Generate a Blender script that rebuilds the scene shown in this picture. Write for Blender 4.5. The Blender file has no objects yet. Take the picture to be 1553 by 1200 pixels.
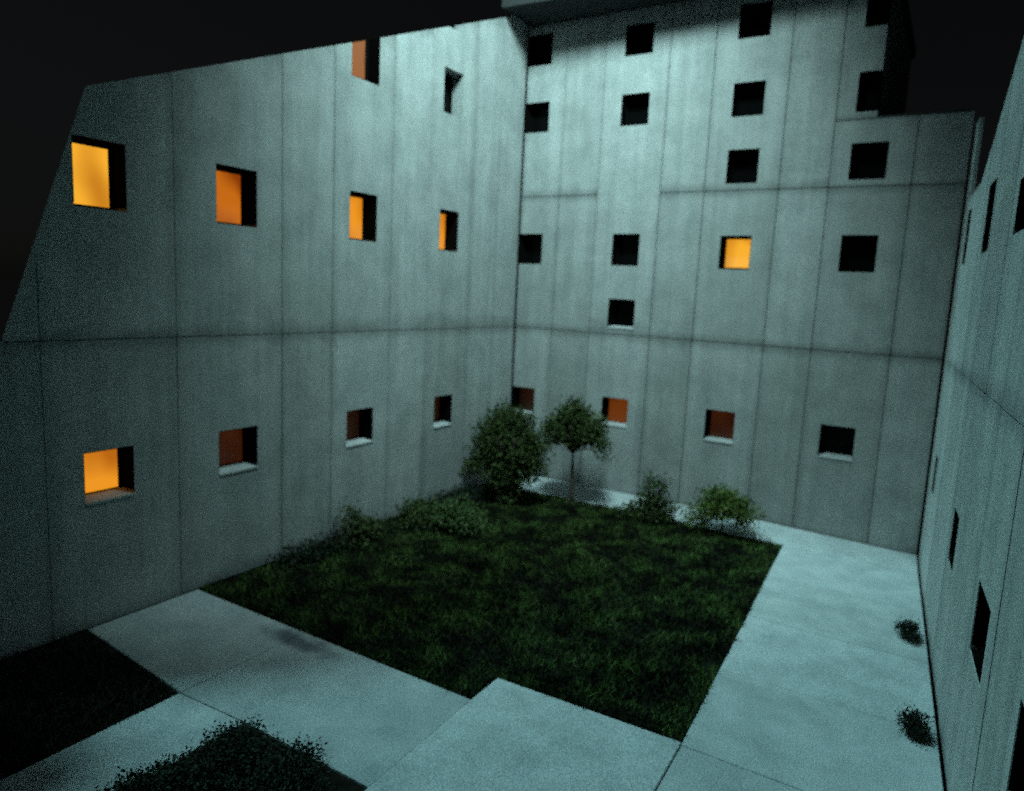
import bpy, bmesh, math, random
import numpy as np
from mathutils import Matrix, Vector

random.seed(7)
rng = np.random.default_rng(11)
S = bpy.context.scene
C = S.collection
R = math.radians

# ------------------------------------------------------------------ camera
CAM = Vector((14.537, -24.030, 7.3))
f_px = 1091.8
def ray(px, py):
    return Vector((px - 776.5, -(py - 600.0), -f_px))
Yc = ray(1451, 475).normalized()
Xc = -ray(-1036, 356).normalized()
Zc = Xc.cross(Yc).normalized()
rot = Matrix((Xc, Yc, Zc))
cd = bpy.data.cameras.new('camera')
cam = bpy.data.objects.new('camera', cd)
C.objects.link(cam)
cam.matrix_world = Matrix.Translation(CAM) @ rot.to_4x4()
cd.sensor_width = 36.0
cd.lens = 36.0 * f_px / 1553.0
cd.clip_start = 0.1
cd.clip_end = 3000
cd.dof.use_dof = True                            # a soft old video lens, focused short
cd.dof.focus_distance = 8.0
cd.dof.aperture_fstop = 0.46
S.camera = cam

# ------------------------------------------------------------------ night sky, moon, exposure
MOON = Vector((0.45, 0.08, -0.89)).normalized()  # travel direction of the moonlight
w = bpy.data.worlds.new('World')
S.world = w
w.use_nodes = True
nt = w.node_tree
bg = nt.nodes['Background']
sky = nt.nodes.new('ShaderNodeTexSky')
sky.sky_type = 'NISHITA'
sky.sun_disc = False
sky.sun_elevation = math.asin(-MOON.z)
sky.sun_rotation = math.atan2(-MOON.x, -MOON.y)
desat = nt.nodes.new('ShaderNodeHueSaturation')
desat.inputs['Saturation'].default_value = 0.25
nt.links.new(sky.outputs[0], desat.inputs['Color'])
nt.links.new(desat.outputs[0], bg.inputs[0])
bg.inputs[1].default_value = 0.0008

ld = bpy.data.lights.new('moon', 'SUN')
ld.energy = 1.6
ld.angle = R(11)
ld.color = (0.43, 0.96, 1.0)
moon = bpy.data.objects.new('moon', ld)
moon.rotation_euler = MOON.to_track_quat('-Z', 'Y').to_euler()
moon.location = (7, -20, 40)
C.objects.link(moon)

LAMP = Vector((7.0, -10.0, 23.0))                 # unseen lamp added over the court for the bright pool by the corner
AIM = Vector((0.5, -1.5, 8.0))
fd = bpy.data.lights.new('added_flood_beam', 'SPOT')
fd.energy = 21500
fd.spot_size = R(99)
fd.spot_blend = 1.0
fd.shadow_soft_size = 1.8
fd.color = (0.58, 0.97, 0.97)
S.view_settings.view_transform = 'Standard'
S.view_settings.look = 'None'
S.view_settings.exposure = 0.0
S.view_settings.gamma = 1.0
S.view_settings.use_curve_mapping = False
S.cycles.max_bounces = 6
S.cycles.use_denoising = False                    # keep the fine grain of a night exposure
S.cycles.use_adaptive_sampling = True
S.cycles.adaptive_threshold = 0.07
S.cycles.adaptive_min_samples = 16

# ------------------------------------------------------------------ materials
def mat(name, rough=0.8, spec=0.3):
    m = bpy.data.materials.new(name)
    m.use_nodes = True
    b = m.node_tree.nodes['Principled BSDF']
    b.inputs['Roughness'].default_value = rough
    b.inputs['Specular IOR Level'].default_value = spec
    return m, m.node_tree, b

def N(nt, typ, **kw):
    n = nt.nodes.new(typ)
    for k, v in kw.items():
        if hasattr(n, k):
            setattr(n, k, v)
        else:
            n.inputs[k].default_value = v
    return n

def ramp(nt, src, p0, c0, p1, c1):
    r = nt.nodes.new('ShaderNodeValToRGB')
    e = r.color_ramp.elements
    e[0].position, e[0].color = p0, (*c0, 1)
    e[1].position, e[1].color = p1, (*c1, 1)
    nt.links.new(src, r.inputs[0])
    return r.outputs[0]

def mult(nt, a, b, fac=1.0):
    m = nt.nodes.new('ShaderNodeMix')
    m.data_type = 'RGBA'
    m.blend_type = 'MULTIPLY'
    m.inputs[0].default_value = fac
    nt.links.new(a, m.inputs[6])
    nt.links.new(b, m.inputs[7])
    return m.outputs[2]

def concrete(name, base, lo, streak=True, per_piece=True, mott=2.2, speck=38.0, edge=None, path_shadow=None):
    m, nt, b = mat(name, 0.9, 0.2)
    geo = N(nt, 'ShaderNodeNewGeometry')
    L = nt.links
    big = N(nt, 'ShaderNodeTexNoise', **{'Scale': 0.45 * mott, 'Detail': 6.0, 'Roughness': 0.62})
    L.new(geo.outputs['Position'], big.inputs['Vector'])
    col = ramp(nt, big.outputs['Fac'], 0.33, lo, 0.62, base)
    sp = N(nt, 'ShaderNodeTexNoise', **{'Scale': speck, 'Detail': 2.0, 'Roughness': 0.7})
    L.new(geo.outputs['Position'], sp.inputs['Vector'])
    spc = ramp(nt, sp.outputs['Fac'], 0.30, (0.5, 0.5, 0.5), 0.68, (1.2, 1.2, 1.2))
    col = mult(nt, col, spc)
    if streak:
        mp = N(nt, 'ShaderNodeMapping')
        mp.inputs['Scale'].default_value = (2.6, 2.6, 0.13)
        L.new(geo.outputs['Position'], mp.inputs[0])
        st = N(nt, 'ShaderNodeTexNoise', **{'Scale': 1.0, 'Detail': 4.0, 'Roughness': 0.65})
        L.new(mp.outputs[0], st.inputs['Vector'])
        col = mult(nt, col, ramp(nt, st.outputs['Fac'], 0.34, (0.82, 0.83, 0.82), 0.60, (1, 1, 1)))
    if per_piece:
        oi = N(nt, 'ShaderNodeObjectInfo')
        col = mult(nt, col, ramp(nt, oi.outputs['Random'], 0.0, (0.84, 0.84, 0.83), 1.0, (1, 1, 1)))
    if edge:                                       # grime along the joints of each panel
        tc = N(nt, 'ShaderNodeTexCoord')
        sx = N(nt, 'ShaderNodeSeparateXYZ')
        L.new(tc.outputs['Generated'], sx.inputs[0])
        en = N(nt, 'ShaderNodeTexNoise', **{'Scale': 1.6, 'Detail': 5.0, 'Roughness': 0.65})
        L.new(geo.outputs['Position'], en.inputs['Vector'])
        for ax, wid, dk in ((edge, 0.10, 0.88), ('Z', 0.05, 0.62)):
            a_ = N(nt, 'ShaderNodeMath', operation='SUBTRACT'); a_.inputs[1].default_value = 0.5
            L.new(sx.outputs[ax], a_.inputs[0])
            b_ = N(nt, 'ShaderNodeMath', operation='ABSOLUTE'); L.new(a_.outputs[0], b_.inputs[0])
            c_ = N(nt, 'ShaderNodeMath', operation='MULTIPLY_ADD'); c_.inputs[1].default_value = wid * 1.6; c_.inputs[2].default_value = -wid * 0.8
            L.new(en.outputs['Fac'], c_.inputs[0])
            d_ = N(nt, 'ShaderNodeMath', operation='ADD'); L.new(b_.outputs[0], d_.inputs[0]); L.new(c_.outputs[0], d_.inputs[1])
            col = mult(nt, col, ramp(nt, d_.outputs[0], 0.5 - wid, (1, 1, 1), 0.5, (dk, dk, dk)))
    if path_shadow:                                      # shadow streak by the lawn edge, painted into the paving colour
        ds = N(nt, 'ShaderNodeMapping'); ds.inputs['Location'].default_value = (-path_shadow[0] / path_shadow[2], -path_shadow[1] / path_shadow[3], 0); ds.inputs['Scale'].default_value = (1 / path_shadow[2], 1 / path_shadow[3], 1)
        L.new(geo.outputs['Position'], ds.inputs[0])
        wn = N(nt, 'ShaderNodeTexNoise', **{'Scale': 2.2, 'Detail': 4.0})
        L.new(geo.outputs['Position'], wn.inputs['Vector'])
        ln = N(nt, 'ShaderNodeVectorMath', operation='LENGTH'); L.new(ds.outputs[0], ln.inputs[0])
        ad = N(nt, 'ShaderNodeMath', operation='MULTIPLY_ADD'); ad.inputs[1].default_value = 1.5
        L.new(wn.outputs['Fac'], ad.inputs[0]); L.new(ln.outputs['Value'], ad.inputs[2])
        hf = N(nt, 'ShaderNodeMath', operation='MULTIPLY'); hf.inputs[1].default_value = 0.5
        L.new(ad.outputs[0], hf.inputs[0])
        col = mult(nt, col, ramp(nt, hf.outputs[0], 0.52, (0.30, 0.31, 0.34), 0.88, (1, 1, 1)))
    L.new(col, b.inputs['Base Color'])
    bp = N(nt, 'ShaderNodeBump', **{'Strength': 0.5, 'Distance': 0.02})
    L.new(sp.outputs['Fac'], bp.inputs['Height'])
    L.new(bp.outputs[0], b.inputs['Normal'])
    return m

M_WALL = concrete('wall_concrete', (0.46, 0.46, 0.45), (0.35, 0.355, 0.35), edge='X')
M_WALLY = concrete('wall_concrete_side', (0.46, 0.46, 0.45), (0.35, 0.355, 0.35), edge='Y')
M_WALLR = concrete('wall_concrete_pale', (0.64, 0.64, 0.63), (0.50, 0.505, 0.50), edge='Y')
M_CORE = concrete('core_concrete', (0.20, 0.20, 0.20), (0.16, 0.16, 0.16), per_piece=False)
M_SILL = concrete('sill_stone', (0.48, 0.47, 0.47), (0.38, 0.38, 0.38), streak=False, per_piece=False)
M_PAVE = concrete('path_concrete', (0.58, 0.59, 0.60), (0.42, 0.44, 0.455), streak=False, mott=2.6, path_shadow=(3.75, -14.30, 1.15, 0.36))

def plain(name, col, rough, spec=0.3, var=0.35, scale=20):
    m, nt, b = mat(name, rough, spec)
    geo = N(nt, 'ShaderNodeNewGeometry')
    n = N(nt, 'ShaderNodeTexNoise', **{'Scale': scale, 'Detail': 4.0})
    nt.links.new(geo.outputs['Position'], n.inputs['Vector'])
    c0 = tuple(c * (1 - var) for c in col)
    c1 = tuple(c * (1 + var) for c in col)
    nt.links.new(ramp(nt, n.outputs['Fac'], 0.3, c0, 0.7, c1), b.inputs['Base Color'])
    return m

M_FRAME = plain('dark_frame_and_shade', (0.005, 0.0045, 0.004), 0.9, 0.0)  # window frames, and the plates that paint in reveal shade
M_GLASS = plain('dark_glass', (0.003, 0.003, 0.003), 0.12, 0.05)
M_SOIL = plain('soil', (0.010, 0.0085, 0.006), 1.0, 0.1, 0.6, 3.0)
M_LAWN = plain('lawn_soil', (0.008, 0.0095, 0.005), 1.0, 0.1, 0.6, 2.0)
M_LAND = plain('dark_ground', (0.016, 0.0075, 0.0068), 1.0, 0.0)
M_BARK = plain('bark', (0.050, 0.036, 0.024), 0.95, 0.1, 0.4, 25)
M_METAL = plain('added_lamp_metal', (0.16, 0.17, 0.17), 0.5, 0.5)
M_ROOF = plain('roof_bitumen', (0.035, 0.035, 0.036), 0.9, 0.1)

def leafmat(name, a, b_):
    m, nt, b = mat(name, 0.7, 0.25)
    geo = N(nt, 'ShaderNodeNewGeometry')
    nt.links.new(ramp(nt, geo.outputs['Random Per Island'], 0.0, a, 1.0, b_), b.inputs['Base Color'])
    return m

M_LEAF = leafmat('leaf_dark', (0.020, 0.030, 0.008), (0.060, 0.085, 0.020))
M_LEAF2 = leafmat('leaf_mid', (0.040, 0.062, 0.010), (0.10, 0.135, 0.024))
M_LEAF3 = leafmat('leaf_pale', (0.035, 0.060, 0.018), (0.08, 0.125, 0.038))
M_LEAFB = leafmat('leaf_black', (0.006, 0.010, 0.005), (0.018, 0.028, 0.012))

# grass: patches of lighter and darker turf
M_GRASS, nt_, b_ = mat('grass_blades', 0.8, 0.1)
geo_ = N(nt_, 'ShaderNodeNewGeometry')
n_ = N(nt_, 'ShaderNodeTexNoise', **{'Scale': 1.1, 'Detail': 6.0, 'Roughness': 0.7})
nt_.links.new(geo_.outputs['Position'], n_.inputs['Vector'])
g1 = ramp(nt_, n_.outputs['Fac'], 0.44, (0.009, 0.010, 0.006), 0.60, (0.075, 0.125, 0.036))
g2 = ramp(nt_, geo_.outputs['Random Per Island'], 0.0, (0.55, 0.55, 0.5), 1.0, (1.25, 1.2, 1.0))
nt_.links.new(mult(nt_, g1, g2), b_.inputs['Base Color'])

def glow(name, col, strength, streak):
    """a curtained, lamp-lit window pane seen from outside"""
    m = bpy.data.materials.new(name)
    m.use_nodes = True
    nt = m.node_tree
    b = nt.nodes['Principled BSDF']
    b.inputs['Base Color'].default_value = (0.05, 0.03, 0.015, 1)
    b.inputs['Roughness'].default_value = 0.6
    tc = N(nt, 'ShaderNodeNewGeometry')
    mp = N(nt, 'ShaderNodeMapping')
    mp.inputs['Scale'].default_value = (1.5, 1.5, 0.9)
    nt.links.new(tc.outputs['Position'], mp.inputs[0])
    n = N(nt, 'ShaderNodeTexNoise', **{'Scale': 1.0, 'Detail': 0.5, 'Roughness': 0.4})
    nt.links.new(mp.outputs[0], n.inputs['Vector'])
    dark = (col[0] * (1 - streak), col[1] * (1 - streak) ** 1.5, col[2] * (1 - streak) ** 2)
    c = ramp(nt, n.outputs['Fac'], 0.30, dark, 0.62, col)
    nt.links.new(c, b.inputs['Emission Color'])
    b.inputs['Emission Strength'].default_value = strength
    return m

GLOW = {
    'amber': glow('glow_amber', (1.0, 0.36, 0.018), 0.85, 0.42),
    'yellow': glow('glow_yellow', (1.0, 0.46, 0.03), 0.95, 0.38),
    'orange': glow('glow_orange', (1.0, 0.25, 0.010), 0.55, 0.55),
    'rust': glow('glow_rust', (1.0, 0.24, 0.012), 0.27, 0.6),
    'red': glow('glow_red', (1.0, 0.22, 0.02), 0.13, 0.5),
    'ember': glow('glow_ember', (1.0, 0.20, 0.03), 0.035, 0.5),
    'dim': glow('glow_dim', (1.0, 0.22, 0.06), 0.012, 0.6),
}
GLOWTXT = {'amber': 'window glowing amber', 'yellow': 'window glowing yellow', 'orange': 'window glowing orange',
           'rust': 'window glowing rusty orange', 'red': 'window glowing dull red', 'ember': 'window with a faint red glow',
           'dim': 'window with a barely visible red glow'}

# ------------------------------------------------------------------ helpers
def link(name, me, parent=None, m=None):
    o = bpy.data.objects.new(name, me)
    C.objects.link(o)
    if m is not None:
        me.materials.append(m)
    if parent is not None:
        o.parent = parent
    return o

def mesh(name, verts, faces):
    me = bpy.data.meshes.new(name)
    me.from_pydata([tuple(v) for v in verts], [], faces)
    me.update()
    return me

def from_bm(name, bm, parent=None, m=None, smooth=False):
    me = bpy.data.meshes.new(name)
    bmesh.ops.recalc_face_normals(bm, faces=bm.faces)
    bm.to_mesh(me)
    bm.free()
    if smooth:
        me.shade_smooth()
    return link(name, me, parent, m)

def thing(name, label, cat, loc=(0, 0, 0), group=None):
    o = bpy.data.objects.new(name, None)
    C.objects.link(o)
    o.location = loc
    o.empty_display_size = 0.3
    o['label'] = label
    o['category'] = cat
    if group:
        o['group'] = group
    return o

BOXF = [(0, 1, 3, 2), (4, 6, 7, 5), (0, 4, 5, 1), (2, 3, 7, 6), (0, 2, 6, 4), (1, 5, 7, 3)]
def bm_box(bm, p0, p1, T=lambda p: p):
    vs = [bm.verts.new(T((x, y, z))) for x in (p0[0], p1[0]) for y in (p0[1], p1[1]) for z in (p0[2], p1[2])]
    for f in BOXF:
        bm.faces.new([vs[i] for i in f])

# ------------------------------------------------------------------ ground and paving
def slab_poly(name, pts, z0, z1, parent, m, bevel=0.0):
    bm = bmesh.new()
    lo = [bm.verts.new((p[0], p[1], z0)) for p in pts]
    hi = [bm.verts.new((p[0], p[1], z1 + (p[2] if len(p) > 2 else 0))) for p in pts]
    n = len(pts)
    bm.faces.new(lo[::-1])
    bm.faces.new(hi)
    for i in range(n):
        bm.faces.new((lo[i], lo[(i + 1) % n], hi[(i + 1) % n], hi[i]))
    if bevel:
        bmesh.ops.bevel(bm, geom=[e for e in bm.edges if e.verts[0] in hi and e.verts[1] in hi],
                        offset=bevel, segments=1, affect='EDGES')
    return from_bm(name, bm, parent, m)

g = link('ground', mesh('ground', [(-900, -900, -0.16), (900, -900, -0.16), (900, 900, -0.16), (-900, 900, -0.16)], [(0, 1, 2, 3)]), m=M_LAND)
g['kind'] = 'structure'

lawn_pts = [(0.02, -13.93), (7.88, -13.93), (7.88, -13.08), (11.46, -12.96), (10.80, -1.42), (6.7, -1.33), (1.2, -1.38), (0.02, -0.7)]
lw = slab_poly('lawn', lawn_pts, -0.15, -0.03, None, M_LAWN)
lw['kind'] = 'structure'
bed1 = slab_poly('planting_bed', [(0.02, -26), (3.56, -26), (3.56, -16.83), (0.02, -16.53)], -0.15, -0.03, None, M_SOIL)
bed1['kind'] = 'structure'
bed2 = slab_poly('planting_bed', [(5.22, -26), (7.98, -26), (7.98, -16.74), (5.22, -16.74)], -0.15, -0.03, None, M_SOIL)
bed2['kind'] = 'structure'

def rx(y):                                        # x of the right wall's foot at y
    return 14.40 + (-y) * (0.86 / 11.7)
path = bpy.data.objects.new('pavement', None)
C.objects.link(path)
path['kind'] = 'structure'
J = 0.013
RZ = 0.25                                          # the far path rises to the foot of the block
slabs = [
    [(1.2, -1.34 + J), (5.5 - J, -1.28), (5.5 - J, -0.05, RZ), (0.35, -0.05, RZ)],
    [(5.5, -1.28), (9.35 - J, -1.35), (9.35 - J, -0.05, RZ), (5.5, -0.05, RZ)],
    [(9.35, -1.35), (10.80, -1.40), (rx(-1.4) - 0.05, -1.40), (rx(0) - 0.05, -0.05, 0.12), (9.35, -0.05, RZ)],
    [(10.80 + J, -1.42), (10.96, -4.3 + J), (rx(-4.3) - 0.05, -4.3 + J), (rx(-1.42) - 0.05, -1.42)],
    [(10.96, -4.3), (11.14, -7.2 + J), (rx(-7.2) - 0.05, -7.2 + J), (rx(-4.3) - 0.05, -4.3)],
    [(11.14, -7.2), (11.30, -10.1 + J), (rx(-10.1) - 0.05, -10.1 + J), (rx(-7.2) - 0.05, -7.2)],
    [(11.30, -10.1), (11.46, -13.0), (rx(-13.0) - 0.05, -13.0), (rx(-10.1) - 0.05, -10.1)],
    [(11.47, -13.0 - J), (11.62, -17.4), (rx(-17.4) - 0.05, -17.4), (rx(-13.0) - 0.05, -13.0 - J)],
    [(7.90, -13.10), (11.46, -12.985), (11.60, -17.4), (8.02, -17.4), (7.92, -13.95)],
    [(0.02, -13.95), (3.6 - J, -13.95), (3.6 - J, -16.80), (0.02, -16.50)],
    [(3.6, -13.95), (7.90 - J, -13.95), (7.99 - J, -16.72), (5.2, -16.72), (3.6, -16.80)],
    [(3.58, -16.80 - J), (5.2, -16.72 - J), (5.2, -20.4 + J), (3.58, -20.4 + J)],
    [(3.58, -20.4), (5.2, -20.4), (5.2, -26), (3.58, -26)],
    [(8.0, -17.4 - J), (rx(-17.4) - 0.05, -17.4 - J), (rx(-26) - 0.05, -26), (8.0, -26)],
]
for k, p in enumerate(slabs):
    # make sure the loop runs counter-clockwise
    a = sum(p[i][0] * p[(i + 1) % len(p)][1] - p[(i + 1) % len(p)][0] * p[i][1] for i in range(len(p)))
    if a < 0:
        p = p[::-1]
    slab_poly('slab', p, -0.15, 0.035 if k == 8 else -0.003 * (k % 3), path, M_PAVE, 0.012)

# ------------------------------------------------------------------ concrete wings
DEPTH = 0.60
def panel(parent, T, rect, holes, planes=(), jit=0.0, gap=0.011, m=None):
    """one precast panel, DEPTH thick, with real openings; planes = (co, no) in (u, d, w) space"""
    u0, u1, w0, w1 = rect
    u0 += gap; u1 -= gap; w0 += gap; w1 -= gap
    us = {u0, u1}; ws = {w0, w1}
    hs = []
    for (a, b, c, d) in holes:
        a2, b2, c2, d2 = max(a, u0), min(b, u1), max(c, w0), min(d, w1)
        if b2 - a2 > 0.01 and d2 - c2 > 0.01:
            hs.append((a2, b2, c2, d2)); us |= {a2, b2}; ws |= {c2, d2}
    us = sorted(us); ws = sorted(ws)
    nu, nw = len(us) - 1, len(ws) - 1
    def solid(i, j):
        if i < 0 or j < 0 or i >= nu or j >= nw:
            return False
        cu, cw = (us[i] + us[i + 1]) / 2, (ws[j] + ws[j + 1]) / 2
        return not any(a < cu < b and c < cw < d for a, b, c, d in hs)
    bm = bmesh.new()
    vc = {}
    def v(i, j, k):
        key = (i, j, k)
        if key not in vc:
            vc[key] = bm.verts.new((us[i], DEPTH if k else jit, ws[j]))
        return vc[key]
    for i in range(nu):
        for j in range(nw):
            if not solid(i, j):
                continue
            bm.faces.new((v(i, j, 0), v(i + 1, j, 0), v(i + 1, j + 1, 0), v(i, j + 1, 0)))
            bm.faces.new((v(i, j, 1), v(i, j + 1, 1), v(i + 1, j + 1, 1), v(i + 1, j, 1)))
            for di, dj, e in ((-1, 0, ((i, j), (i, j + 1))), (1, 0, ((i + 1, j + 1), (i + 1, j))),
                              (0, -1, ((i + 1, j), (i, j))), (0, 1, ((i, j + 1), (i + 1, j + 1)))):
                if not solid(i + di, j + dj):
                    (a, b), (c, d) = e
                    bm.faces.new((v(a, b, 0), v(c, d, 0), v(c, d, 1), v(a, b, 1)))
    cutbm(bm, planes)
    if not bm.faces:
        bm.free()
        return
    for vv in bm.verts:
        vv.co = T(vv.co)
    from_bm('panel', bm, parent, m or M_WALL)

def cutbm(bm, planes):
    for co, no in planes:
        if not bm.verts:
            return
        bmesh.ops.bisect_plane(bm, geom=bm.verts[:] + bm.edges[:] + bm.faces[:], plane_co=co, plane_no=no, clear_outer=True)
        ed = [e for e in bm.edges if e.is_boundary]
        if ed:
            bmesh.ops.holes_fill(bm, edges=ed, sides=0)

def window(parent, T, rect, state=None, shade_lined=True, planes=(), sill=True):
    """opening fittings: frame (> pane, sill) set back in the reveal"""
    u0, u1, w0, w1 = rect
    e = 0.004
    bm = bmesh.new()
    d0, d1 = DEPTH - 0.16, DEPTH - 0.03
    fw = 0.075
    for a, b, c, d in ((u0 + e, u0 + fw, w0 + e, w1 - e), (u1 - fw, u1 - e, w0 + e, w1 - e),
                       (u0 + fw, u1 - fw, w0 + e, w0 + fw), (u0 + fw, u1 - fw, w1 - fw, w1 - e)):
        bm_box(bm, (a, d0, c), (b, d1, d))
    if shade_lined:                                      # dark plates painting in the shade of the concrete jambs and head
        t = 0.012
        bm_box(bm, (u0 + e, 0.012, w0 + 0.07), (u0 + e + t, d0, w1 - e))
        bm_box(bm, (u1 - e - t, 0.012, w0 + 0.07), (u1 - e, d0, w1 - e))
        bm_box(bm, (u0 + e + t, 0.012, w1 - e - t), (u1 - e - t, d0, w1 - e))
        if not sill:
            bm_box(bm, (u0 + e + t, 0.012, w0 + e), (u1 - e - t, d0, w0 + e + t))
    cutbm(bm, planes)
    if not bm.faces:
        bm.free()
        return
    for vv in bm.verts:
        vv.co = T(vv.co)
    win = from_bm('window', bm, parent, M_FRAME)
    if state:
        win['label'] = GLOWTXT[state]
    bm = bmesh.new()
    bm_box(bm, (u0 + fw - 0.01, d0 + 0.06, w0 + fw - 0.01), (u1 - fw + 0.01, d0 + 0.075, w1 - fw + 0.01))
    cutbm(bm, planes)
    for vv in bm.verts:
        vv.co = T(vv.co)
    from_bm('pane', bm, win, GLOW[state] if state else M_GLASS)
    if sill:
        bm = bmesh.new()
        q = [(u, d, z) for u in (u0 + e, u1 - e) for d, z in ((-0.025, w0 - 0.03), (-0.025, w0 + 0.012), (d0, w0 + 0.065), (d0, w0 + 0.006), (0.012, w0 + 0.004), (-0.006, w0 - 0.03))]
        vs = [bm.verts.new(p) for p in q]
        bm.faces.new(vs[:6]); bm.faces.new(vs[6:][::-1])
        for i in range(6):
            bm.faces.new((vs[i], vs[(i + 1) % 6], vs[6 + (i + 1) % 6], vs[6 + i]))
        for vv in bm.verts:
            vv.co = T(vv.co)
        from_bm('sill', bm, win, M_SILL)

def extr(parent, name, prof, T, d0, d1, m, shift=0.0):
    bm = bmesh.new()
    a = [bm.verts.new(T(Vector((u, d0, w)))) for u, w in prof]
    b = [bm.verts.new(T(Vector((u + (shift if i in (0, 1) else 0), d1, w)))) for i, (u, w) in enumerate(prof)]
    n = len(prof)
    bm.faces.new(a); bm.faces.new(b[::-1])
    for i in range(n):
        bm.faces.new((a[i], b[i], b[(i + 1) % n], a[(i + 1) % n]))
    return from_bm(name, bm, parent, m)

Z1, Z2 = 5.97, 10.87

# --- wing along the lawn (left of the picture): wall plane x = 0, u = y
wl = thing('concrete_building', 'pale concrete wing with sloping roofline and several glowing orange windows, behind the lawn', 'building', (0, -8, 0))
TL = lambda p: Vector((-p[1], p[0] + 8.0, p[2]))
SL = 0.412
roofL = (Vector((-16.0, 0, 10.83)), Vector((-SL, 0, 1)).normalized())
endL = (Vector((-16.12, 0, 10.83)), Vector((-1, 0.62, 0.345)).normalized())   # raked, receding end of the wing
planesL = (roofL, endL)
# rows: ground row, upper row, top row
WL = []
for (a, b), low, mid, top in (((-16.44, -15.40), 'amber', 'yellow', None), ((-13.32, -12.20), 'ember', 'orange', None),
                              ((-9.10, -8.00), 'dim', 'amber', 'rust'), ((-5.02, -4.00), 'dim', 'amber', None)):
    WL.append(((a, b, 2.65, 3.70), low, True))
    WL.append(((a, b, 8.53, 9.84), mid, True))
    if a > -10:
        WL.append(((a, b, 12.84, 14.20), top, a < -6))
WL.append(((-5.02, -4.00, 15.42, 16.6), None, False))
holesL = [r for r, _, _ in WL]
ul = [-19.05, -17.15, -14.36, -11.44, -9.70, -7.36, -5.62, -3.20, -1.72, -0.10]
wz = [0.0, Z1, 17.6]
for i in range(len(ul) - 1):
    for j in range(2):
        panel(wl, TL, (ul[i], ul[i + 1], wz[j], wz[j + 1]), holesL, planesL, random.uniform(-0.006, 0.006), 0.009, M_WALLY)
for r, st, shade_lined in WL:
    window(wl, TL, r, st, shade_lined, planesL, sill=r[2] < 7)
extr(wl, 'wall', [(-16.8, 0), (-14.2, 10.9), (-0.1, 17.2), (-0.1, 0)], TL, DEPTH + 0.004, 5.0, M_CORE, shift=3.2)

# --- wing across the end of the court: wall plane y = 0, u = x
wb = thing('concrete_building', 'tall concrete block across the courtyard end, with dark eave and four columns of square windows', 'building', (7, 0, 0))
TB = lambda p: Vector((p[0] - 7.0, p[1], p[2]))
WB = []
for (a, b), rows in (((-0.02, 1.0), ((15.54, 16.62, None), (13.18, 14.25, None), (8.38, 9.50, None), (2.60, 3.64, 'dim'))),
                     ((3.85, 4.87), ((15.45, 16.45, None), (13.15, 14.20, None), (8.40, 9.50, None), (6.20, 7.22, None), (2.65, 3.67, 'red'))),
                     ((7.68, 8.67), ((15.50, 16.52, None), (13.15, 14.18, None), (11.08, 12.14, None), (8.36, 9.44, 'yellow'), (2.63, 3.69, 'ember'))),
                     ((11.32, 12.32), ((15.35, 16.75, None), (13.00, 14.12, None), (11.07, 12.12, None), (8.37, 9.46, None), (2.65, 3.67, None)))):
    for c, d, st in rows:
        WB.append(((a, b, c, d), st))
holesB = [r for r, _ in WB]
ub = [0.0, 1.60, 3.15, 5.48, 7.00, 9.35, 10.80, 13.0, 14.34]
TE = 11.93                                         # right end of the tall block
for i in range(len(ub) - 1):
    x0, x1 = ub[i], ub[i + 1]
    tall = i == 2                                  # one bay runs through without the upper joint
    for z0, z1 in ((0, Z1), (Z1, 16.93 if tall else Z2)):
        panel(wb, TB, (x0, x1, z0, z1), holesB, (), random.uniform(-0.006, 0.006))
    if tall:
        pass
    elif x1 <= 10.9:
        panel(wb, TB, (x0, x1, Z2, 16.93), holesB, (), random.uniform(-0.006, 0.006))
    else:
        panel(wb, TB, (x0, x1, Z2, 12.80), holesB, (), random.uniform(-0.006, 0.006))
panel(wb, TB, (10.80, TE, 12.80, 16.93), holesB, (), 0.0)
for r, st in WB:
    r2 = r
    if r[1] > 12.2 and r[2] > 12.5:
        r2 = (r[0], TE - 0.02, r[2], r[3])
    window(wb, TB, r2, st, True, (), sill=r[2] < 7.5)
extr(wb, 'wall', [(0, 0), (0, 16.93), (TE - 0.02, 16.93), (TE - 0.02, 12.7), (14.3, 12.7), (14.3, 0)], TB, DEPTH + 0.004, 9.0, M_CORE)
bm = bmesh.new()
ev = [(0.02, -1.95), (TE + 0.1, -1.25), (TE + 0.1, 9.0), (0.02, 9.0)]
lo_ = [bm.verts.new(TB((x, y, 16.95))) for x, y in ev]; hi_ = [bm.verts.new(TB((x, y, 17.3))) for x, y in ev]
bm.faces.new(lo_[::-1]); bm.faces.new(hi_)
for i in range(4):
    bm.faces.new((lo_[i], lo_[(i + 1) % 4], hi_[(i + 1) % 4], hi_[i]))
from_bm('eave', bm, wb, M_ROOF)
bm = bmesh.new()
bm_box(bm, (TE + 0.004, 0.03, 12.79), (14.3, 9.0, 12.86), TB)
from_bm('roof', bm, wb, M_ROOF)

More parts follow.
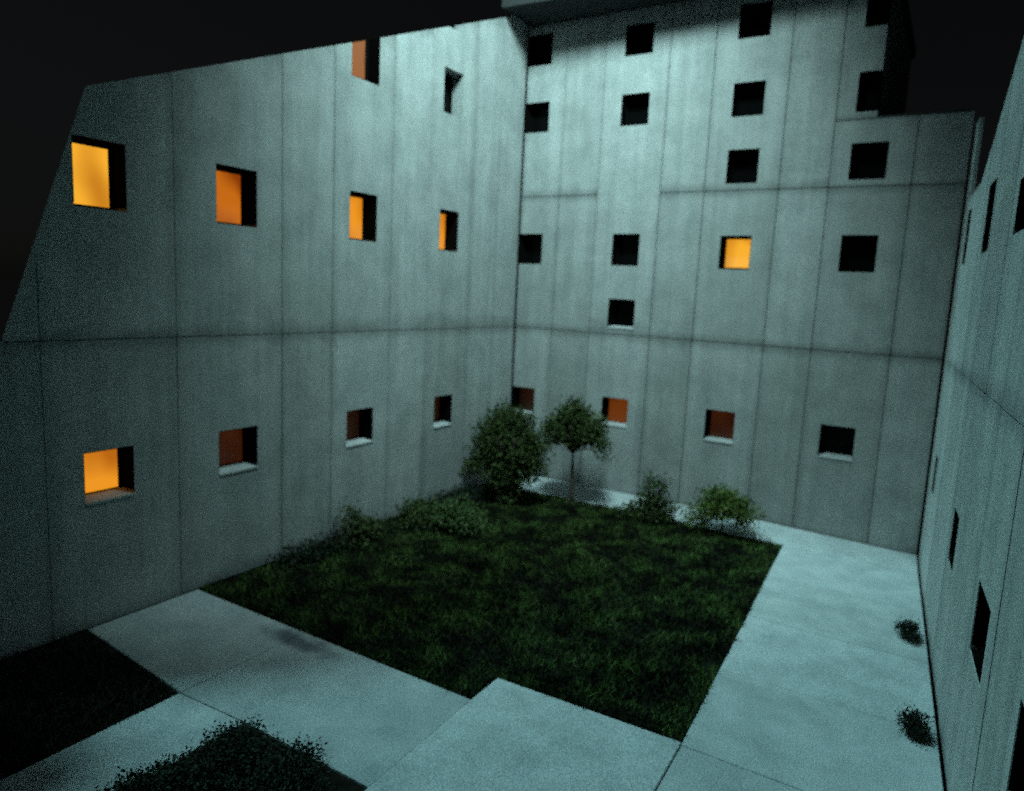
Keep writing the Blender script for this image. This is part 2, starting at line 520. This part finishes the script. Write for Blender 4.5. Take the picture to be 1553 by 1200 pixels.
# --- wing beside the path (right of the picture): u runs along the wall towards the camera
wr = thing('concrete_building', 'concrete wing seen nearly edge-on beside the right-hand path, with narrow dark window slots', 'building', (14.4, 0, 0))
DR = Vector((0.86, -11.7, 0)).normalized()
NR = Vector((DR.y, -DR.x, 0))                      # out of the courtyard is -NR rotated: fix the sign below
if NR.x < 0:
    NR = -NR
TR = lambda p: Vector((DR.x * p[0] + NR.x * p[1], DR.y * p[0] + NR.y * p[1], p[2]))
roofR = (Vector((3.9, 0, 10.35)), Vector((-0.455, 0, 1)).normalized())
WR = []
for a, b in ((1.3, 2.2), (5.75, 6.95), (10.1, 11.3), (14.2, 15.3), (18.4, 19.5)):
    WR.append((a, b, 8.55, 9.95 if a < 8 else 9.4))
for a, b in ((1.4, 2.2), (7.45, 8.45), (11.85, 13.15), (15.5, 16.6), (19.4, 20.5)):
    WR.append((a, b, 2.40, 3.48))
us = [0.95, 3.9, 5.2, 7.2, 9.6, 11.55, 13.7, 15.2, 17.4, 19.2, 21.0, 23.0]
for i in range(len(us) - 1):
    top = 10.35 if i == 0 else 16.5
    for z0, z1 in ((0, Z1), (Z1, top)):
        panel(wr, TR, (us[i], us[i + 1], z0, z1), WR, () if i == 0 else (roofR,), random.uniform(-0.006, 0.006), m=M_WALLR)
bm = bmesh.new()
bm_box(bm, (0.06, 0.0, 0.0), (0.935, 0.10, 12.4), TR)
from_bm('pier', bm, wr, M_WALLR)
for r in WR:
    window(wr, TR, r, None, True, () if r[0] < 4 else (roofR,), sill=False)
extr(wr, 'wall', [(0.95, 0), (0.95, 10.2), (3.9, 10.2), (17, 16.2), (23, 16.4), (23, 0)], TR, DEPTH + 0.004, 5.0, M_CORE)

# --- unseen block added at the near left to keep the moon off the beds
wn_ = thing('concrete_building', 'plain concrete block added unseen at the near left to shade the path and beds', 'building', (-3.5, -27, 0))
extr(wn_, 'wall', [(-4.5, -0.1), (-4.5, 10.5), (7.85, 10.5), (7.85, -0.1)], lambda p: Vector((3.45 - p[1], p[0], p[2])), 0.0, 7.0, M_WALLY)

# ------------------------------------------------------------------ planting
def tube(bm, p0, p1, r0, r1, n=7):
    p0, p1 = Vector(p0), Vector(p1)
    q = (p1 - p0).to_track_quat('Z', 'Y')
    ra = []; rb = []
    for i in range(n):
        a = 2 * math.pi * i / n
        c = Vector((math.cos(a), math.sin(a), 0))
        ra.append(bm.verts.new(p0 + q @ (c * r0)))
        rb.append(bm.verts.new(p1 + q @ (c * r1)))
    for i in range(n):
        bm.faces.new((ra[i], ra[(i + 1) % n], rb[(i + 1) % n], rb[i]))
    bm.faces.new(rb)

def leaves(name, parent, lobes, count, size, m, droop=0.3, kind=None):
    """leaf-sized blades in clumps through the volume of the lobes: (cx, cy, cz, rx, ry, rz)"""
    L = np.array(lobes, float)
    vol = L[:, 3] * L[:, 4] * L[:, 5]
    V = []; F = []
    count = int(count * 2.6)
    nclump = max(6, count // 14)
    which = rng.choice(len(L), nclump, p=vol / vol.sum())
    d = rng.normal(size=(nclump, 3)); d /= np.linalg.norm(d, axis=1)[:, None]
    rad = rng.uniform(0.1, 1.0, nclump) ** 0.6
    cen = L[which, :3] + d * rad[:, None] * L[which, 3:]
    k = 0
    for c, dd in zip(cen, d):
        for _ in range(14):
            p = c + rng.normal(size=3) * size * np.array([1.5, 1.5, 0.9])
            ax = dd * 0.7 + rng.normal(size=3) * 0.7
            ax[2] -= droop
            ax /= np.linalg.norm(ax) + 1e-9
            sd = np.cross(ax, rng.normal(size=3)); sd /= np.linalg.norm(sd) + 1e-9
            s = size * rng.uniform(0.6, 1.35)
            V += [p - sd * s * 0.02, p + ax * s * 0.5 + sd * s * 0.28, p + ax * s * 1.1, p + ax * s * 0.5 - sd * s * 0.28]
            F.append((k, k + 1, k + 2, k + 3)); k += 4
    o = link(name, mesh(name, V, F), parent, m)
    if kind:
        o['kind'] = kind
    return o

def tree(name, label, cat, loc, stems, lobes, count, size, m, group=None, trunk_r=0.07):
    t = thing(name, label, cat, loc, group)
    bm = bmesh.new()
    for s in stems:
        for i in range(len(s) - 1):
            r0 = trunk_r * (1 - 0.7 * i / max(1, len(s) - 1)); r1 = trunk_r * (1 - 0.7 * (i + 1) / max(1, len(s) - 1))
            tube(bm, s[i], s[i + 1], r0, r1)
    from_bm('trunk' if 'tree' in name else 'stem', bm, t, M_BARK, True)
    leaves('crown' if 'tree' in name else 'foliage', t, lobes, count, size, m)
    return t

def limbs(base, h, top, n, spread, z1):
    out = [[base, (base[0] + 0.02, base[1], h * 0.5), (base[0] - 0.02, base[1] + 0.02, h)]]
    for i in range(n):
        a = 2 * math.pi * (i + random.random() * 0.5) / n
        out.append([(base[0] - 0.02, base[1] + 0.02, h * 0.95), (math.cos(a) * spread * 0.5, math.sin(a) * spread * 0.5, h + (z1 - h) * 0.5),
                    (math.cos(a) * spread, math.sin(a) * spread, z1)])
    return out

tree('bushy_tree', 'dense bushy dark tree with a low-hanging crown, in the inner corner of the lawn', 'tree', (1.75, -2.9, -0.03),
     limbs((0, 0, 0), 0.9, 0, 6, 0.8, 2.4),
     [(-0.2, 0, 3.0, 0.5, 0.5, 0.40), (0.3, 0.1, 2.8, 0.45, 0.5, 0.4), (-0.15, 0, 2.75, 0.6, 0.6, 0.5), (0.35, 0.1, 2.35, 0.6, 0.6, 0.5), (-0.95, 0, 1.85, 0.5, 0.45, 0.4), (-0.7, 0, 2.45, 0.5, 0.5, 0.42), (0.75, 0, 2.15, 0.5, 0.5, 0.42), (0.95, 0, 1.75, 0.45, 0.45, 0.38), (-0.55, 0, 2.1, 0.6, 0.7, 0.55), (0.15, 0, 1.75, 0.9, 0.8, 0.6),
      (-0.85, -0.1, 1.35, 0.6, 0.6, 0.4), (-1.45, -0.1, 1.12, 0.38, 0.35, 0.20), (-1.75, -0.1, 0.92, 0.2, 0.2, 0.13), (0.85, 0, 1.35, 0.55, 0.5, 0.42),
      (-0.1, 0, 1.0, 0.95, 0.8, 0.42), (0.1, -0.2, 0.5, 0.5, 0.5, 0.45)], 6800, 0.115, M_LEAF, trunk_r=0.10)
tree('small_tree', 'small tree with umbrella crown on a bare thin trunk beside the pale far path', 'tree', (3.66, -1.75, -0.03),
     limbs((0, 0, 0), 2.0, 0, 7, 0.8, 2.6),
     [(-0.05, 0, 3.5, 0.30, 0.32, 0.28), (0.0, 0, 3.15, 0.55, 0.5, 0.36), (-0.4, 0, 2.85, 0.62, 0.55, 0.42), (0.45, 0, 2.85, 0.55, 0.55, 0.42),
      (-0.8, 0.05, 2.55, 0.42, 0.42, 0.36), (0.75, 0, 2.5, 0.34, 0.35, 0.26), (1.02, -0.05, 2.2, 0.26, 0.25, 0.2), (1.2, -0.05, 1.98, 0.13, 0.13, 0.13), (-0.98, 0, 2.2, 0.22, 0.24, 0.22),
      (0.0, 0, 2.45, 0.7, 0.6, 0.3)], 3600, 0.11, M_LEAF, trunk_r=0.085)
tree('spiky_shrub', 'thin dark shrub with upright straggling shoots at the far edge of the lawn', 'shrub', (6.75, -1.75, -0.03),
     [[(0, 0, 0), (-0.1, 0, 0.6), (-0.35, 0, 1.55)], [(0, 0, 0), (0.08, 0, 0.7), (0.3, 0.05, 1.5)], [(0, 0, 0), (0.3, 0, 0.4), (0.65, 0, 0.65)], [(0, 0, 0), (-0.3, 0, 0.4), (-0.6, 0, 0.8)]],
     [(0.05, 0, 0.42, 0.6, 0.5, 0.42), (-0.05, 0, 0.9, 0.38, 0.3, 0.4), (-0.28, 0, 1.4, 0.2, 0.15, 0.26), (0.22, 0, 1.35, 0.16, 0.15, 0.26), (0.6, 0, 0.6, 0.25, 0.2, 0.12), (-0.6, 0, 0.2, 0.5, 0.4, 0.25)],
     1300, 0.10, M_LEAF, trunk_r=0.03)
tree('dwarf_tree', 'tiny round-headed bright green tree on a short stem near the far right lawn corner', 'tree', (8.95, -1.55, -0.03),
     limbs((0, 0, 0), 0.5, 0, 5, 0.5, 0.85),
     [(0, 0, 1.0, 0.85, 0.7, 0.38), (0, 0, 1.2, 0.55, 0.5, 0.3), (-0.55, 0, 0.75, 0.5, 0.45, 0.3), (0.6, 0, 0.8, 0.45, 0.4, 0.25), (0.85, -0.1, 0.5, 0.2, 0.2, 0.16), (-0.75, -0.1, 0.4, 0.45, 0.4, 0.28)],
     1700, 0.10, M_LEAF2, trunk_r=0.05)
def shrub(label, loc, lobes, count, size, m, name='shrub', group=None):
    h = max(l[2] for l in lobes)
    st = [[(0, 0, 0), (l[0] * 0.5, l[1] * 0.5, l[2] * 0.5), (l[0], l[1], l[2])] for l in lobes[:5]]
    return tree(name, label, 'shrub', loc, st, lobes, count, size, m, group, trunk_r=0.022)

shrub('pale green arching shrub on the lawn, nearer than the bushy tree', (2.3, -6.6, -0.03),
      [(0, 0, 0.45, 0.75, 0.6, 0.45), (-0.5, 0.1, 0.55, 0.45, 0.4, 0.35), (0.45, -0.2, 0.5, 0.5, 0.4, 0.3), (0.1, 0, 0.85, 0.35, 0.3, 0.2)], 900, 0.10, M_LEAF3)
shrub('dark low shrub on the lawn between the pale shrub and the wall', (1.0, -6.9, -0.03),
      [(0, 0, 0.3, 0.7, 0.6, 0.35), (-0.3, 0.3, 0.4, 0.5, 0.5, 0.3)], 620, 0.10, M_LEAF)
shrub('pointed dark shrub against the foot of the left wall, below the dim windows', (0.62, -9.25, -0.03),
      [(0, 0, 0.35, 0.5, 0.6, 0.4), (0, -0.1, 0.8, 0.28, 0.28, 0.35), (0, 0.5, 0.25, 0.4, 0.5, 0.3)], 700, 0.10, M_LEAF)
shrub('low straggly dark shrub at the wall foot, nearest to the pale path crossing', (0.6, -11.2, -0.03),
      [(0, 0, 0.2, 0.45, 0.9, 0.25), (0, 0.8, 0.25, 0.4, 0.6, 0.28)], 600, 0.09, M_LEAFB)
shrub('broad low dark shrub running along the wall foot behind the pale shrub', (0.65, -5.0, -0.03),
      [(0, 0, 0.25, 0.5, 1.2, 0.32), (0.1, 1.0, 0.3, 0.45, 0.8, 0.3)], 800, 0.10, M_LEAFB)
shrub('small round dark shrub growing on the pale path by the right wall, the farther one', (14.42, -6.05, 0.0),
      [(0, 0, 0.19, 0.18, 0.18, 0.18), (0.10, -0.22, 0.11, 0.17, 0.2, 0.11)], 900, 0.045, M_LEAFB, group='small dark shrubs beside the right wall')
shrub('small round dark shrub growing on the pale path by the right wall, the nearer one', (14.72, -10.2, 0.0),
      [(0, 0, 0.19, 0.2, 0.2, 0.19), (0.12, -0.24, 0.11, 0.19, 0.22, 0.12)], 900, 0.045, M_LEAFB, group='small dark shrubs beside the right wall')
# near bed: three ragged shrubs fill it up to the path edge
shrub('ragged black-green shrub in the near bed, filling its far left corner', (5.9, -17.5, -0.03),
      [(0, 0, 0.216, 0.55, 0.65, 0.238), (-0.4, 0.4, 0.144, 0.3, 0.35, 0.144), (0.3, -0.3, 0.252, 0.5, 0.5, 0.216), (-0.3, -0.9, 0.144, 0.4, 0.6, 0.18)], 2400, 0.055, M_LEAFB)
shrub('ragged black-green shrub in the near bed, with a tuft leaning over the path', (6.9, -17.3, -0.03),
      [(0, 0, 0.202, 0.5, 0.5, 0.216), (-0.1, 0.45, 0.18, 0.22, 0.25, 0.158), (0.5, -0.1, 0.144, 0.45, 0.4, 0.158), (0, -0.7, 0.18, 0.6, 0.5, 0.18)], 2400, 0.055, M_LEAFB)
shrub('ragged black-green shrub in the near bed, lowest in view, behind the other two', (6.3, -19.2, -0.03),
      [(0, 0, 0.18, 0.9, 0.8, 0.216), (-0.5, 0.5, 0.144, 0.5, 0.5, 0.18), (0.7, 0.4, 0.144, 0.6, 0.6, 0.18)], 2400, 0.06, M_LEAFB)

shrub('ragged black-green shrub in the near bed, between the corner shrub and the lens', (5.75, -18.8, -0.03),
      [(0, 0, 0.18, 0.6, 0.7, 0.23), (0.2, 0.5, 0.18, 0.5, 0.5, 0.216)], 2200, 0.06, M_LEAFB)
shrub('ragged black-green shrub in the near bed, at its right-hand end beside the pavement', (7.55, -17.9, -0.03),
      [(0, 0, 0.144, 0.42, 0.6, 0.173), (-0.4, 0.4, 0.144, 0.4, 0.5, 0.158), (-0.1, -0.7, 0.158, 0.45, 0.6, 0.18)], 2200, 0.055, M_LEAFB)

# grass blades, one mass over the lawn
def inside(P, x, y):
    c = np.zeros(len(x), bool)
    n = len(P)
    for i in range(n):
        x0, y0 = P[i]; x1, y1 = P[(i + 1) % n]
        m = ((y0 > y) != (y1 > y)) & (x < (x1 - x0) * (y - y0) / (y1 - y0 + 1e-12) + x0)
        c ^= m
    return c

def blades(name, P, count, h0, h1, wd, m):
    P = np.array(P)
    lo, hi = P.min(0), P.max(0)
    x = rng.uniform(lo[0], hi[0], count * 2); y = rng.uniform(lo[1], hi[1], count * 2)
    k = inside(P, x, y)
    x, y = x[k][:count], y[k][:count]
    n = len(x)
    patch = 0.5 + 0.5 * np.sin(x * 1.7 + 1.3 * np.sin(y * 1.1)) * np.sin(y * 1.9 + 1.7 * np.sin(x * 0.9))
    h = rng.uniform(h0, h1, n) * (0.55 + 0.9 * patch)
    a = rng.uniform(0, 2 * np.pi, n)
    lean = rng.normal(0, 0.55, (n, 2)) * h[:, None]
    V = np.zeros((n, 3, 3))
    V[:, 0] = np.stack([x - np.cos(a) * wd, y - np.sin(a) * wd, np.full(n, -0.032)], 1)
    V[:, 1] = np.stack([x + np.cos(a) * wd, y + np.sin(a) * wd, np.full(n, -0.032)], 1)
    V[:, 2] = np.stack([x + lean[:, 0], y + lean[:, 1], -0.03 + h], 1)
    F = np.arange(n * 3).reshape(n, 3)
    o = link(name, mesh(name, V.reshape(-1, 3), F.tolist()), None, m)
    return o

o = blades('grass', [(p[0], p[1]) for p in lawn_pts], 80000, 0.05, 0.15, 0.020, M_GRASS)
o['kind'] = 'stuff'; o['label'] = 'dark patchy grass filling the courtyard lawn'; o['category'] = 'grass'
o = blades('ground_cover', [(0.05, -26), (3.52, -26), (3.54, -16.86), (0.05, -16.56)], 22000, 0.06, 0.16, 0.018, M_LEAFB)
o['kind'] = 'stuff'; o['label'] = 'black-green ground cover filling the bed at lower left'; o['category'] = 'ground cover'

# ------------------------------------------------------------------ unseen lamp and cable, added to light the court
fl = thing('added_floodlight', 'grey lamp and steel cable added unseen over the courtyard to light its corner', 'added_floodlight', (LAMP.x, LAMP.y, LAMP.z))
q = (AIM - LAMP).to_track_quat('Y', 'Z')
bm = bmesh.new()
for a, b in (((-0.62, -0.36, -0.62), (0.62, -0.30, 0.62)), ((-0.62, -0.30, 0.60), (0.62, -0.22, 0.62)), ((-0.62, -0.30, -0.62), (0.62, -0.22, -0.60)),
             ((-0.62, -0.30, -0.60), (-0.60, -0.22, 0.60)), ((0.60, -0.30, -0.60), (0.62, -0.22, 0.60))):
    bm_box(bm, a, b, lambda p: q @ Vector(p))
from_bm('added_lamp_housing', bm, fl, M_METAL)
bm = bmesh.new()
back = q @ Vector((0, -0.36, 0))
tube(bm, back, (0, 0, 1.3), 0.03, 0.03, 8)
tube(bm, (-16, 0, 2.6), (0, 0, 1.3), 0.015, 0.015, 6)
tube(bm, (0, 0, 1.3), (18, 0, 2.6), 0.015, 0.015, 6)
from_bm('added_lamp_cable', bm, fl, M_METAL, True)
fo = bpy.data.objects.new('added_flood_beam', fd)
C.objects.link(fo)
fo.parent = fl
fo.rotation_euler = (AIM - LAMP).to_track_quat('-Z', 'Y').to_euler()
